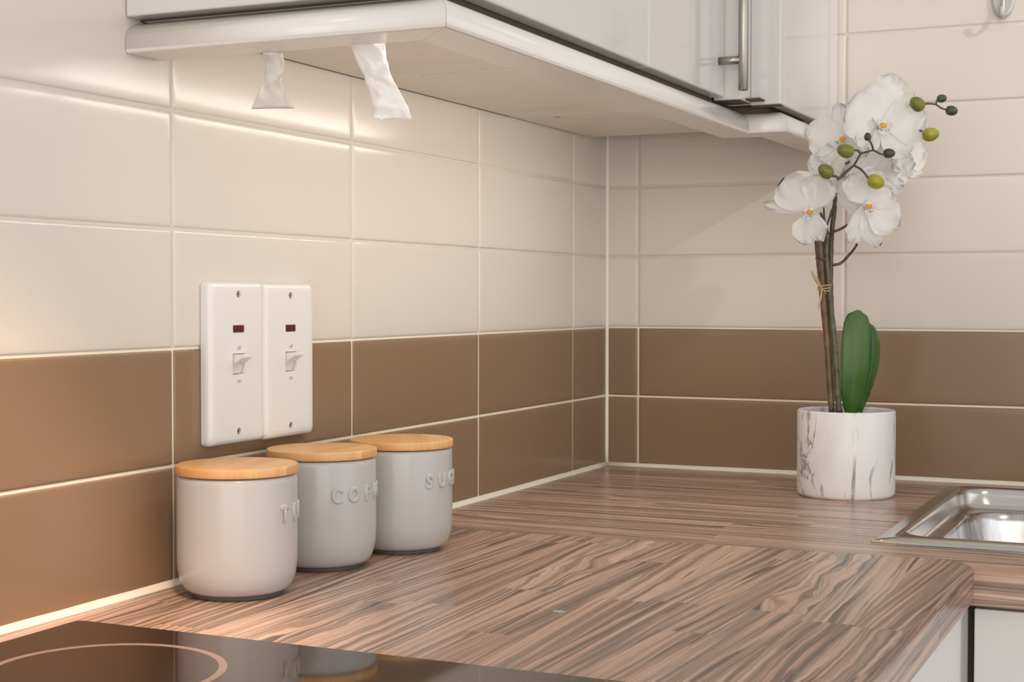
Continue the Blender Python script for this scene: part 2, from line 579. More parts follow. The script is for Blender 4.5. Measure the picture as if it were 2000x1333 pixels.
bead('trim_3', ((0, 0, 0.002), (0, 0, 0.92), (1, 0, 0), (0, -1, 0)), CP, 'cream silicone joint up the tiled corner')

# ------------------------------------------------------------------ worktops
def slab(name, outline, z0, z1, m, nose_test, r=0.009):
    bm = bmesh.new()
    top = [bm.verts.new((x, y, z1)) for x, y in outline]
    f = bm.faces.new(top)
    if f.normal.z < 0: f.normal_flip()
    bm.normal_update()
    ret = bmesh.ops.extrude_face_region(bm, geom=[f])
    for v in [g for g in ret['geom'] if isinstance(g, bmesh.types.BMVert)]: v.co.z = z0
    bmesh.ops.recalc_face_normals(bm, faces=bm.faces)
    es = [e for e in bm.edges if abs(e.verts[0].co.z - e.verts[1].co.z) < 1e-6 and all(nose_test(v.co) for v in e.verts)]
    bmesh.ops.bevel(bm, geom=es, offset=r, segments=6, profile=0.5, affect='EDGES')
    for fc in bm.faces:
        fc.smooth = fc.calc_area() < 0.03 and len(fc.verts) == 4
    return obj(name, bm, m)
NX, NY = 0.618, -0.648
wl = slab('worktop', [(0.0005, -1.95), (NX, -1.95), (NX, NY - 0.0005), (0.5875, -0.6262), (0.0005, -0.6562)], -0.04, 0.0, M_WOODY, lambda c: abs(c.x - NX) < 1e-4)
tag(wl, 'zebra grained wood laminate worktop along the left wall, grain running lengthwise', 'worktop')
wb = slab('worktop', [(0.0005, -0.6558), (0.5875, -0.6256), (NX, NY), (2.18, NY), (2.18, -0.0005), (0.0005, -0.0005)], -0.04, 0.0, M_WOODX, lambda c: abs(c.y - NY) < 1e-4)
tag(wb, 'zebra grained wood laminate worktop along the back wall, holding the sink', 'worktop')
cut = bmesh.new()
bx(cut, 0.520, 1.030, -0.538, -0.074, -0.06, 0.02)
boolean_cut(wb, [obj('cutter', cut, M_WOODX)])
# small pale chip of dried residue on the worktop
bm = bmesh.new()
pts = []
for i in range(16):
    a = 2 * pi * i / 16
    rr = 0.0032 + 0.0028 * noise.noise(Vector((cos(a) * 2, sin(a) * 2, 3)))
    pts.append((0.347 + rr * 1.9 * cos(a), -1.006 + rr * sin(a)))
loft(bm, [[(x, y, 0.0001) for x, y in pts], [(0.347 + (x - 0.347) * 0.7, -1.006 + (y + 1.006) * 0.7, 0.0008) for x, y in pts]], True, True)
tag(obj('crumb', bm, M_PEB), 'tiny pale crumb lying on the middle of the worktop', 'crumb')

# ------------------------------------------------------------------ hob
hob = thing('ceramic_hob', 'black glass ceramic hob with printed cooking rings, set into the left worktop', 'hob', (0.0, 0.0, 0.0))
bm = bmesh.new()
loft(bm, [[(x, y, 0.0003) for x, y in rrect(0.036, 0.570, -1.80, -1.2085, 0.006)],
          [(x, y, 0.0042) for x, y in rrect(0.036, 0.570, -1.80, -1.2085, 0.006)],
          [(x, y, 0.0050) for x, y in rrect(0.0368, 0.5692, -1.7992, -1.2093, 0.006)]], True, True, False)
obj('glass_plate', bm, M_HOB, hob)
def ring(cx, cy, r, w):
    bm = bmesh.new()
    n = 96
    prof = [(r - w / 2, 0.0050), (r - w / 2, 0.00508), (r + w / 2, 0.00508), (r + w / 2, 0.0050)]
    rg = [[bm.verts.new((cx + rr * cos(2 * pi * i / n), cy + rr * sin(2 * pi * i / n), z)) for i in range(n)] for rr, z in prof]
    for k in range(4):
        a, b = rg[k], rg[(k + 1) % 4]
        for i in range(n): bm.faces.new((a[i], a[(i + 1) % n], b[(i + 1) % n], b[i]))
    bmesh.ops.recalc_face_normals(bm, faces=bm.faces)
    obj('cooking_zone_ring', bm, M_RING, hob)
ring(0.158, -1.3275, 0.0774, 0.0056)
ring(0.42, -1.36, 0.095, 0.0040)

# ------------------------------------------------------------------ sink
sink = thing('kitchen_sink', 'stainless steel inset sink with stepped rim, let into the back worktop', 'sink')
X0, X1, Y0, Y1 = 0.506, 1.045, -0.553, -0.058
def sring(l, rt, fr, bk, rad, z):
    return [(x, y, z) for x, y in rrect(X0 + l, X1 - rt, Y0 + fr, Y1 - bk, rad, 8)]
rim = bmesh.new()
loft(rim, [sring(0, 0, 0, 0, .010, .0003), sring(.0006, .0006, .0006, .0006, .010, .0022), sring(.0022, .0022, .0022, .0022, .010, .0034),
           sring(.0145, .0145, .0145, .0145, .012, .0038), sring(.0165, .0165, .0165, .0165, .012, .0050), sring(.0185, .0185, .0185, .0185, .014, .0036),
           sring(.0192, .0192, .040, .0205, .034, .0030), sring(.0200, .0200, .042, .0218, .034, .0015), sring(.0208, .0208, .044, .0235, .034, -.004),
           sring(.0218, .0218, .046, .026, .036, -.015), sring(.0235, .0235, .048, .029, .036, -.0205), sring(.0265, .0265, .050, .033, .038, -.0220),
           sring(.0345, .0345, .058, .050, .046, -.0222)], False)
obj('rim', rim, M_STEEL, sink)
bw = bmesh.new()
loft(bw, [sring(.0345, .0345, .058, .050, .046, -.0222), sring(.0362, .0362, .060, .052, .046, -.0227), sring(.0376, .0376, .062, .054, .046, -.0250),
          sring(.0388, .0388, .064, .056, .046, -.034), sring(.0580, .0580, .084, .070, .050, -.150), sring(.070, .070, .095, .082, .050, -.172),
          sring(.095, .095, .12, .107, .045, -.178)], True)
M_BOWL = mat('satin_steel_bowl', (0.5, 0.48, 0.46), 0.22, 1.0)
_t = NT(M_BOWL)
_o = _t.sep(_t.obj())
_n = _t.noise(_t.vec(_t.math('MULTIPLY', _o[0], 38.0), _t.math('MULTIPLY', _o[1], 38.0), 0.0), 1.0, 3.0, 0.6)
_t.color(_t.mix(_t.ramp(_n, [(0.35, 0.0), (0.65, 1.0)]), (0.30, 0.28, 0.27), (0.66, 0.65, 0.64)))  # light and dark vertical streaks paint steel reflections into the colour
bowl = obj('bowl', bw, M_BOWL, sink)
bm = bmesh.new()
lathe(bm, [(0.045, -0.1778), (0.045, -0.1765), (0.040, -0.1755), (0.034, -0.180), (0.0, -0.1805)], 40, 0.775, -0.30)
obj('drain', bm, M_STEEL, sink, True)
bm = bmesh.new()
tube(bm, smooth_path([(0.505, -0.545, 0.0010), (0.5045, -0.5535, 0.0012), (0.512, -0.5545, 0.0012), (0.530, -0.5542, 0.0010)]), 0.0013, 8)
obj('sealant_bead', bm, mat('yellowed_sealant', (0.55, 0.50, 0.33), 0.4), sink, True)

# ------------------------------------------------------------------ base cabinets
def panel_box(name, m, parent, *a, bev=0.0012):
    return box(name, m, parent, *a, bev, 2)
FX, FY = 0.611, -0.634
cab = thing('base_cabinet', 'white gloss base cabinet under the left worktop, facing right', 'cabinet')
box('carcass', M_MATTE, cab, 0.02, FX - 0.020, -1.94, -0.66, FLOOR + 0.001, -0.0405)
panel_box('door', M_GLOSS, cab, FX - 0.018, FX, -1.338, -0.7435, FLOOR + 0.12, -0.044)
panel_box('door', M_GLOSS, cab, FX - 0.018, FX, -1.936, -1.342, FLOOR + 0.12, -0.044)
panel_box('corner_post', M_GLOSS, cab, FX - 0.018, FX, -0.7405, FY + 0.004, FLOOR + 0.12, -0.044)
cab = thing('base_cabinet', 'white gloss base cabinet under the sink, facing the camera', 'cabinet')
box('carcass', M_MATTE, cab, FX + 0.012, 2.17, FY + 0.020, FY + 0.024, FLOOR + 0.001, -0.0405)
box('carcass_back', M_MATTE, cab, FX + 0.012, 2.17, -0.03, -0.02, FLOOR + 0.001, -0.0405)
panel_box('door', M_GLOSS, cab, FX + 0.0060, FX + 0.602, FY, FY + 0.018, FLOOR + 0.12, -0.0435)
panel_box('door', M_GLOSS, cab, FX + 0.605, FX + 1.201, FY, FY + 0.018, FLOOR + 0.12, -0.0435)
box('shadow_gap_strip', M_SHADE, cab, FX - 0.006, FX + 0.012, FY + 0.019, FY + 0.0195, FLOOR + 0.12, -0.0405)

# ------------------------------------------------------------------ wall cabinets
ZU = 0.480
def wall_cab(label, y0, y1, depth, zdoor, side_near=None):
    c = thing('wall_cabinet', label, 'cabinet')
    box('bottom_panel', M_MATTE, c, 0.0045, depth - 0.019, y0 + 0.0004, y1 - 0.0004, ZU, ZU + 0.018, 0.0004, 1)
    box('side_panel', M_MATTE, c, 0.0045, depth - 0.019, y0 + 0.0004, y0 + 0.018, ZU + 0.0185, 1.20)
    box('side_panel', M_MATTE, c, 0.0045, depth - 0.019, y1 - 0.018, y1 - 0.0004, ZU + 0.0185, 1.20)
    box('back_panel', M_MATTE, c, 0.0045, 0.008, y0 + 0.0185, y1 - 0.0185, ZU + 0.0185, 1.20)
    box('top_panel', M_MATTE, c, 0.0045, depth - 0.019, y0 + 0.0004, y1 - 0.0004, 1.2005, 1.218)
    return c
DX = 0.285
def shade_strips(c, y0, y1, depth):  # dark strips painted in as shade of the pelmet gap and wall gap
    box('gap_shade_strip', M_SHADE, c, depth - 0.0188, depth - 0.0175 - 0.0006, y0, y1, ZU + 0.0004, ZU + 0.0170)
    box('back_shade_strip', M_SHADE, c, 0.0006, 0.0042, y0, y1, ZU + 0.0004, ZU + 0.0030)
c1 = wall_cab('white wall cabinet nearest the hob, gloss end panel and door above the pelmet', -1.085, -0.7215, DX, 0.49)
box('end_panel', M_GLOSS, c1, 0.001, DX + 0.002, -1.1045, -1.0858, 0.4820, 1.218, 0.0015, 2)
panel_box('door', M_GLOSS, c1, DX - 0.018, DX, -1.0855, -0.6235, 0.4895, 1.218, bev=0.002)
c2 = wall_cab('white gloss wall cabinet in the middle, with a long steel bar handle', -0.7205, -0.3515, DX, 0.49)
panel_box('door', M_GLOSS, c2, DX - 0.018, DX, -0.6205, -0.3535, 0.4895, 1.218, bev=0.002)
shade_strips(c1, -1.085, -0.7215, DX)
shade_strips(c2, -0.7205, -0.3515, DX)
box('gap_shade_strip', M_SHADE, c1, 0.002, DX - 0.02, -1.0857, -1.0852, ZU + 0.0004, 0.4868)  # dark strip standing in for shade between end panel and pelmet
box('edge_band', M_PELM, c2, 0.070, 0.240, -0.7202, -0.7192, ZU - 0.0004, ZU)
h = bmesh.new()
hy, hx = -0.3735, DX + 0.0295
lathe(h, [(0.0001, 0.4935), (0.0052, 0.4935), (0.0060, 0.4945), (0.0060, 0.6990), (0.0052, 0.70), (0.0001, 0.70)], 28, hx, hy, False)
obj('bar_handle', h, M_NICKEL, c2, True)
for hz in (0.5295, 0.6600):
    b = bmesh.new()
    tube(b, [(DX, hy, hz), (hx - 0.003, hy, hz)], 0.0049, 20)
    obj('handle_post', b, M_NICKEL, c2, True)
# deeper corner cabinet
c3 = thing('wall_cabinet', 'deeper white wall cabinet in the corner, stepping out beside the bar handle', 'cabinet')
box('bottom_panel', M_MATTE, c3, 0.0045, 0.262, -0.3500, -0.0800, ZU, ZU + 0.018, 0.0004, 1)
box('gap_shade_strip', M_SHADE, c3, 0.2625, 0.3225, -0.3300, -0.0805, 0.4880, 0.4900)  # dark sheet painted in as shade below the corner cabinet
box('underside_shade', M_SHADE, c3, DX - 0.012, 0.3035, -0.3495, -0.3085, 0.4855, 0.4864)  # shade under filler and end panel, painted as thin dark strips
box('underside_shade', M_SHADE, c3, 0.3055, 0.3410, -0.3065, -0.2910, 0.4830, 0.4839)
box('side_panel', M_MATTE, c3, 0.0045, 0.262, -0.3500, -0.3330, ZU + 0.0185, 1.20)
box('back_panel', M_MATTE, c3, 0.0045, 0.320, -0.0960, -0.0800, ZU + 0.0185, 1.20)
box('top_panel', M_MATTE, c3, 0.0045, 0.322, -0.3325, -0.0800, 1.2005, 1.218)
box('filler_post', M_GLOSS, c3, DX - 0.014, 0.3045, -0.3510, -0.2900, 0.4865, 1.218, 0.0015, 2)
box('end_panel', M_GLOSS, c3, 0.3046, 0.3420, -0.3075, -0.2900, 0.4840, 1.218, 0.0015, 2)
box('front_panel', M_GLOSS, c3, 0.3240, 0.3420, -0.2897, -0.0010, 0.4838, 1.218, 0.002, 2)
box('screw_hole_shade', M_SHADE, c3, 0.0530, 0.0610, -0.3250, -0.3215, ZU - 0.0002, ZU + 0.0002)

# pelmet under the cabinets (four lengths, mitred)
pel = thing('cabinet_pelmet', 'white rounded pelmet strip running under the front of the wall cabinets', 'pelmet')
PPROF = [(0.0, 0.4550), (0.0, 0.4625), (-0.0008, 0.4668), (-0.0032, 0.4712), (-0.0072, 0.4748), (-0.0125, 0.4772), (-0.0200, 0.4785), (-0.0450, 0.4790), (-0.0450, 0.4520), (-0.0030, 0.4520), (-0.0010, 0.4528)]
path = [(0.0008, -1.105), (0.2975, -1.105), (0.2975, -0.290), (0.3465, -0.290), (0.3465, -0.0005)]
def pel_dir(i):
    a, b = Vector(path[i]), Vector(path[i + 1])
    return (b - a).normalized()
def pel_ring(i, seg):
    """profile placed at vertex i of the path"""
    d0 = pel_dir(max(i - 1, 0)) if i > 0 else pel_dir(0)
    d1 = pel_dir(i) if i < len(path) - 1 else pel_dir(i - 1)
    n0, n1 = Vector((d0.y, -d0.x)), Vector((d1.y, -d1.x))
    m = (n0 + n1)
    m = m / (1 + n0.dot(n1))
    dd = pel_dir(seg)
    inset = 0.0002 if i == seg else -0.0002
    if i in (0, len(path) - 1): inset = 0
    P = Vector(path[i]) + dd * inset
    return [(P.x + m.x * o, P.y + m.y * o, z) for o, z in PPROF]
for s in range(4):
    bm = bmesh.new()
    loft(bm, [pel_ring(s, s), pel_ring(s + 1, s)], True, True, True)
    for f in bm.faces:
        zs = [v.co.z for v in f.verts]
        f.smooth = (max(zs) - min(zs) < 0.02) and min(zs) > 0.4549 and max(zs) < 0.4789
    bmesh.ops.recalc_face_normals(bm, faces=bm.faces)
    obj('pelmet_strip', bm, M_PELM, pel)

# ------------------------------------------------------------------ plastic film scraps hanging behind the pelmet
def scrap(name, label, m, top, rows, seed, tilt=0.0):
    """rows: (centre x offset, drop, half width, half thickness, twist in degrees); local X runs along the pelmet"""
    bm = bmesh.new()
    n = 28
    dense = []
    for i in range(len(rows) - 1):
        for k in range(5):
            t = k / 5
            dense.append([a + (b - a) * t for a, b in zip(rows[i], rows[i + 1])])
    dense.append(list(rows[-1]))
    rings = []
    for cx, dz, hw, ht, tw in dense:
        ring_ = []
        for k in range(n):
            a = 2 * pi * k / n
            e = abs(cos(a)) ** 0.8 * (1 if cos(a) > 0 else -1)
            w = ht * sin(a) + ht * 0.9 * noise.noise(Vector((e * 2.4, dz * 110, seed))) * min(1, hw / 0.009) * 1.3
            x, y = hw * e, w
            c, s_ = cos(radians(tw)), sin(radians(tw))
            ring_.append((cx + x * c - y * s_, x * s_ + y * c, -dz + 0.0016 * noise.noise(Vector((e * 3, seed, dz * 20)))))
        rings.append(ring_)
    loft(bm, rings, True, True)
    bmesh.ops.recalc_face_normals(bm, faces=bm.faces)
    o = obj(name, bm, m)
    o.location = top
    o.rotation_euler = (0, 0, YAW * -1.0 * 0 + tilt)
    tag(o, label, 'plastic scrap')
    return o
scrap('plastic_strip', 'crumpled clear plastic strip hanging below the pelmet, nearer the left wall', M_CLEAR, (0.1135, -1.058, 0.4515),
      [(0.0, 0.0, 0.0085, 0.0030, 8), (0.0015, 0.012, 0.0075, 0.0040, 30), (0.0, 0.024, 0.0080, 0.0045, -10), (-0.001, 0.036, 0.0130, 0.0035, 0), (0.0, 0.0455, 0.0178, 0.0008, 3)], 1.3, 0.43)
scrap('plastic_strip', 'twisted white plastic strip hanging below the pelmet near its front corner', M_BAGW, (0.2050, -1.058, 0.4535),
      [(-0.002, 0.0, 0.0140, 0.0030, 0), (0.001, 0.012, 0.0125, 0.0042, 18), (0.006, 0.026, 0.0110, 0.0050, -20), (0.0125, 0.040, 0.0120, 0.0045, 12), (0.0165, 0.052, 0.0142, 0.0030, -6), (0.0180, 0.0605, 0.0155, 0.0008, 4)], 4.1, 0.43)

# ------------------------------------------------------------------ switches
def roundrect_plate(w, hgt):
    bm = bmesh.new()
    rings = []
    for ins, d, r in ((0.0004, 0.0003, .004), (0.0, 0.0015, .0045), (0.0, 0.0060, .0048), (0.0006, 0.0082, .005), (0.0020, 0.0100, .0055), (0.0042, 0.0110, .0055), (0.0075, 0.0114, .005), (0.012, 0.0115, .004)):
        rings.append([(d, y, z) for y, z in rrect(-w / 2 + ins, w / 2 - ins, -hgt / 2 + ins, hgt / 2 - ins, r, 5)])
    loft(bm, rings, True, True)
    return bm
def cutter_box(loc, x0, x1, y0, y1, z0, z1):
    bm = bmesh.new(); bx(bm, x0, x1, y0, y1, z0, z1)
    o = obj('cutter', bm, M_PLAST); o.location = loc; return o
def make_switch(loc, label):
    s = thing('cooker_switch', label, 'switch', loc, 0, 'pair of white switches on the left wall')
    pl = obj('face_plate', roundrect_plate(0.0862, 0.1475), M_PLAST, s)
    cs = [cutter_box((0, 0, 0), 0.004, 0.03, -0.0095, 0.0095, -0.0105, 0.0085), cutter_box((0, 0, 0), 0.0098, 0.03, -0.0090, 0.0090, 0.0275, 0.0345)]
    for zz in (0.0625, -0.0625):
        b = bmesh.new(); tube(b, [(0.0085, 0, zz), (0.03, 0, zz)], 0.0033, 20); cs.append(obj('cutter', b, M_PLAST))
    pl.parent = None
    boolean_cut(pl, cs)
    pl.parent = s
    for f in pl.data.polygons: f.use_smooth = False
    # neon
    box('neon_window', M_NEON, s, 0.0098, 0.0112, -0.0086, 0.0086, 0.0279, 0.0341, 0.0004, 1)
    # rocker lever, flicked up
    prof = [(0.0045, 0.0080), (0.0200, 0.0078), (0.0212, 0.0068), (0.0210, 0.0050), (0.0150, 0.0010), (0.0105, -0.0020), (0.0080, -0.0085), (0.0078, -0.0098), (0.0045, -0.0100)]
    b = bmesh.new()
    loft(b, [[(x, -0.0082, z) for x, z in prof], [(x, 0.0082, z) for x, z in prof]], True, True, False)
    bmesh.ops.recalc_face_normals(b, faces=b.faces)
    bmesh.ops.bevel(b, geom=[e for e in b.edges if abs(e.verts[0].co.y - e.verts[1].co.y) < 1e-6], offset=0.0007, segments=2, affect='EDGES')
    obj('rocker_lever', b, M_PLAST, s)
    for zz in (0.0625, -0.0625):
        b = bmesh.new()
        tube(b, [(0.0086, 0, zz), (0.0098, 0, zz), (0.0103, 0, zz)], [0.0031, 0.0031, 0.0024], 20)
        sc = obj('screw', b, M_SCREW, s, False)
        box('screw_slot_shade', M_SHADE, sc, 0.01025, 0.01045, -0.0020, 0.0020, zz - 0.0004, zz + 0.0004)
    for word, zz in (('off', 0.0135), ('on', -0.0165)):
        me = text_mesh(word, 0.0060, 0.00005, 0.0)
        me.materials.clear(); me.materials.append(M_PRINT)
        o = link_mesh('printed_word', me, s)
        o.matrix_local = Matrix.Translation((0.01155, 0, zz)) @ Matrix(((0, 0, 1), (1, 0, 0), (0, 1, 0))).to_4x4()
    return s
make_switch((0.0002, -0.9615, 0.1908), 'white cooker switch plate with red neon window, the one nearer the hob')
make_switch((0.0002, -0.8750, 0.1898), 'white cooker switch plate with red neon window, the one nearer the corner')

# ------------------------------------------------------------------ canisters
def arch(r, z):
    return (r, z)
def make_jar(loc, word, a0, step, letter_z, label):
    j = thing('canister', label, 'canister', loc, 0, 'three stoneware canisters in a row')
    R = 0.0505
    bm = bmesh.new()
    prof = [(0.0001, 0.0040), (0.0385, 0.0040), (0.0415, 0.0046), (0.0446, 0.0072), (0.0473, 0.0120), (0.0492, 0.0180), (0.0502, 0.0260), (R, 0.036), (R, 0.096),
            (R - 0.0003, 0.0995), (R - 0.0012, 0.1012), (R - 0.0030, 0.1018), (R - 0.0045, 0.1010), (R - 0.0052, 0.098), (R - 0.0052, 0.020), (0.036, 0.010), (0.0001, 0.0095)]
    lathe(bm, prof, 96, close_bottom=False)
    bmesh.ops.remove_doubles(bm, verts=bm.verts, dist=1e-5)
    obj('body', bm, M_CER, j, True)
    bm = bmesh.new()
    lathe(bm, [(0.0001, 0.0), (0.0375, 0.0), (0.0382, 0.0008), (0.0386, 0.0044), (0.0001, 0.0045)], 64, close_bottom=False)
    obj('foot', bm, M_BASE, j, True)
    bm = bmesh.new()
    RL = 0.0513
    lathe(bm, [(0.0001, 0.1024), (RL - 0.0012, 0.1024), (RL - 0.0003, 0.1028), (RL, 0.1036), (RL, 0.1092), (RL - 0.0003, 0.1099), (RL - 0.0012, 0.1103), (RL - 0.004, 0.1104), (0.0001, 0.1104)], 96, close_bottom=False)
    lid = obj('lid', bm, M_LID, j, True)
    lid.rotation_euler = (0, 0, random.uniform(-0.5, 0.5))
    me0 = lid.data
    for p in me0.polygons:
        if abs(p.normal.z) > 0.98: p.use_smooth = False
    # embossed capitals around the belly: angle measured from the line jar -> camera towards the picture's right
    to_cam = math.atan2(-2.1213 - loc[1], 0.8171 - loc[0])
    for i, ch in enumerate(word):
        me = text_mesh(ch, 0.0178, 0.0002, 0.0012)
        a = to_cam + radians(a0 + step * i)
        for v in me.vertices:
            x, y, z = v.co
            th = a + x * 0.84 / R
            rr = R + 0.0002 + z
            v.co = (rr * cos(th), rr * sin(th), letter_z + y * 1.02)
        me.materials.clear(); me.materials.append(M_CER)
        for p in me.polygons: p.use_smooth = True
        link_mesh('embossed_letter', me, j)
    return j
make_jar((0.0702, -1.0492, 0.0), 'TEA', 49.6, 20.0, 0.0705, 'grey white canister embossed TEA with bamboo lid, nearest the hob')
make_jar((0.0640, -0.9040, 0.0), 'COFFEE', 15.7, 19.5, 0.0705, 'grey white canister embossed COFFEE with bamboo lid, middle of the three')
make_jar((0.0865, -0.7905, 0.0), 'SUGAR', 31.6, 19.5, 0.0715, 'grey white canister embossed SUGAR with bamboo lid, nearest the corner')

# ------------------------------------------------------------------ wall hook
hk = thing('wall_hook', 'small grey oval hook stuck to the back wall above the sink', 'hook', (0.5615, -0.0004, 0.6475))
bm = bmesh.new()
rg = []
for k, d in ((0.97, 0.0), (1.0, -0.0008), (1.0, -0.0022), (0.94, -0.0032), (0.80, -0.0040)):
    rg.append([(0.0150 * k * cos(2 * pi * i / 40), d, 0.0270 * k * sin(2 * pi * i / 40)) for i in range(40)])
loft(bm, rg, True, True)
bmesh.ops.recalc_face_normals(bm, faces=bm.faces)
obj('back_plate', bm, M_HOOK, hk)
bm = bmesh.new()
loftpts = smooth_path([(0, -0.0035, 0.006), (0, -0.0060, -0.008), (0, -0.0085, -0.020), (0, -0.0130, -0.0275), (0, -0.0190, -0.0270), (0, -0.0215, -0.0200), (0, -0.0220, -0.0150)], 5)
rg = []
for i, p in enumerate(loftpts):
    d = (loftpts[min(i + 1, len(loftpts) - 1)] - loftpts[max(i - 1, 0)]).normalized()
    nrm = Vector((1, 0, 0)).cross(d)
    w = 0.0020 + 0.0012 * min(1, i / 12)
    rg.append([tuple(p + Vector((sx * w, 0, 0)) + nrm * sy * 0.0011) for sx, sy in ((-1, -1), (1, -1), (1, 1), (-1, 1))])
loft(bm, rg, True, True)
bmesh.ops.recalc_face_normals(bm, faces=bm.faces)
obj('hook_prong', bm, M_HOOK, hk)

# ------------------------------------------------------------------ orchid
# local frame of the plant: X to the right as seen by the camera, Y away from it, Z up; base of the pot at the origin
orc = thing('potted_orchid', 'white artificial orchid with green buds in a marbled white pot by the sink', 'plant', (0.3992, -0.1945, 0.0), -YAW)
def L(px, py, w=0.0):
    k = 1 + 0.5 * w
    return Vector(((px - 1652.0 - (968 - py) * 0.0075) / 1560.0 * k, w, (968.0 - py) / 1548.0 * k))
bm = bmesh.new()
PR = 0.0610
lathe(bm, [(0.0001, 0.0), (PR - 0.0050, 0.0), (PR - 0.0042, 0.0006), (PR - 0.0012, 0.0028), (PR - 0.0004, 0.0050), (PR, 0.012), (PR, 0.1062), (PR - 0.0008, 0.1082), (PR - 0.0020, 0.1088), (PR - 0.0042, 0.1088),
           (PR - 0.0052, 0.1080), (PR - 0.0056, 0.1062), (PR - 0.0060, 0.060), (0.0001, 0.058)], 96, close_bottom=False)
bmesh.ops.remove_doubles(bm, verts=bm.verts, dist=1e-5)
pot = obj('pot', bm, M_MARB, orc, True)
pot.rotation_euler = (0, 0, radians(-88))
bm = bmesh.new()
n, rn = 48, 10
cv = bm.verts.new((0, 0, 0.1000))
prev = None
for k in range(1, rn + 1):
    cur = [bm.verts.new((0.0552 * k / rn * cos(2 * pi * i / n), 0.0552 * k / rn * sin(2 * pi * i / n), 0.0990 + 0.0045 * noise.noise(Vector((k * cos(2 * pi * i / n), k * sin(2 * pi * i / n), 0)) * 0.8))) for i in range(n)]
    for i in range(n):
        if prev is None: bm.faces.new((cv, cur[i], cur[(i + 1) % n]))
        else: bm.faces.new((prev[i], cur[i], cur[(i + 1) % n], prev[(i + 1) % n]))
    prev = cur
obj('soil', bm, M_SOIL, orc)
rnd = random.Random(11)
for k in range(12):
    a, d = rnd.uniform(0, 2 * pi), rnd.uniform(0.030, 0.048)
    b = bmesh.new()
    bmesh.ops.create_icosphere(b, subdivisions=1, radius=rnd.uniform(0.0022, 0.0036))
    for v in b.verts: v.co = v.co * (1 + 0.2 * noise.noise(v.co * 500)); v.co.z *= 0.7
    bmesh.ops.translate(b, verts=b.verts, vec=(d * cos(a), d * sin(a), 0.1015))
    obj('pebble', b, M_PEB if k % 3 else M_SOIL, orc, True)

# cane, stems, twigs
def stem(name, pts, radii, m, sub=5, n=12, knob=0.0):
    P = smooth_path([L(*p) for p in pts], sub)
    cnt = len(P) - 1
    rr = []
    for i in range(len(P)):
        t = i / cnt * (len(radii) - 1)
        k = min(int(t), len(radii) - 2)
        rr.append((radii[k] + (radii[k + 1] - radii[k]) * (t - k)) * (1 + knob * noise.noise(P[i] * 160)))
    bm = bmesh.new()
    tube(bm, P, rr, n)
    return obj(name, bm, m, orc, True)
stem('cane', [(1626, 806, 0.004), (1622, 740, 0.004), (1617, 660, 0.004), (1611, 590, 0.004), (1606, 520, 0.004), (1603, 470, 0.004), (1604, 440, 0.003), (1609, 421, 0.002)],
     [0.0038, 0.0042, 0.0045, 0.0052, 0.0062, 0.0068, 0.0052, 0.0018], M_CANE, 6, 14, 0.10)
stem('stem', [(1638, 806, -0.003), (1633, 730, -0.003), (1628, 660, -0.003), (1622, 600, -0.003), (1618, 555, -0.004), (1613, 500, -0.005), (1613, 455, -0.006), (1607, 430, -0.004), (1603, 415, 0.0)],
     [0.0042, 0.0038, 0.0036, 0.0034, 0.0028, 0.0026, 0.0024, 0.0020, 0.0014], M_STEM, 6, 12, 0.25)
stem('stem', [(1626, 640, -0.001), (1624, 590, 0.0), (1623, 540, 0.001), (1624, 480, 0.001), (1627, 440, 0.002), (1631, 413, 0.004), (1637, 370, 0.010), (1646, 330, 0.006), (1652, 312, -0.020)],
     [0.0030, 0.0030, 0.0032, 0.0030, 0.0030, 0.0028, 0.0022, 0.0018, 0.0014], M_TWIG, 6, 12, 0.22)
stem('stem', [(1637, 372, 0.010), (1660, 310, 0.022), (1700, 262, 0.028), (1742, 215, 0.020), (1770, 197, -0.040)], [0.0020, 0.0018, 0.0016, 0.0014, 0.0012], M_TWIG, 6)
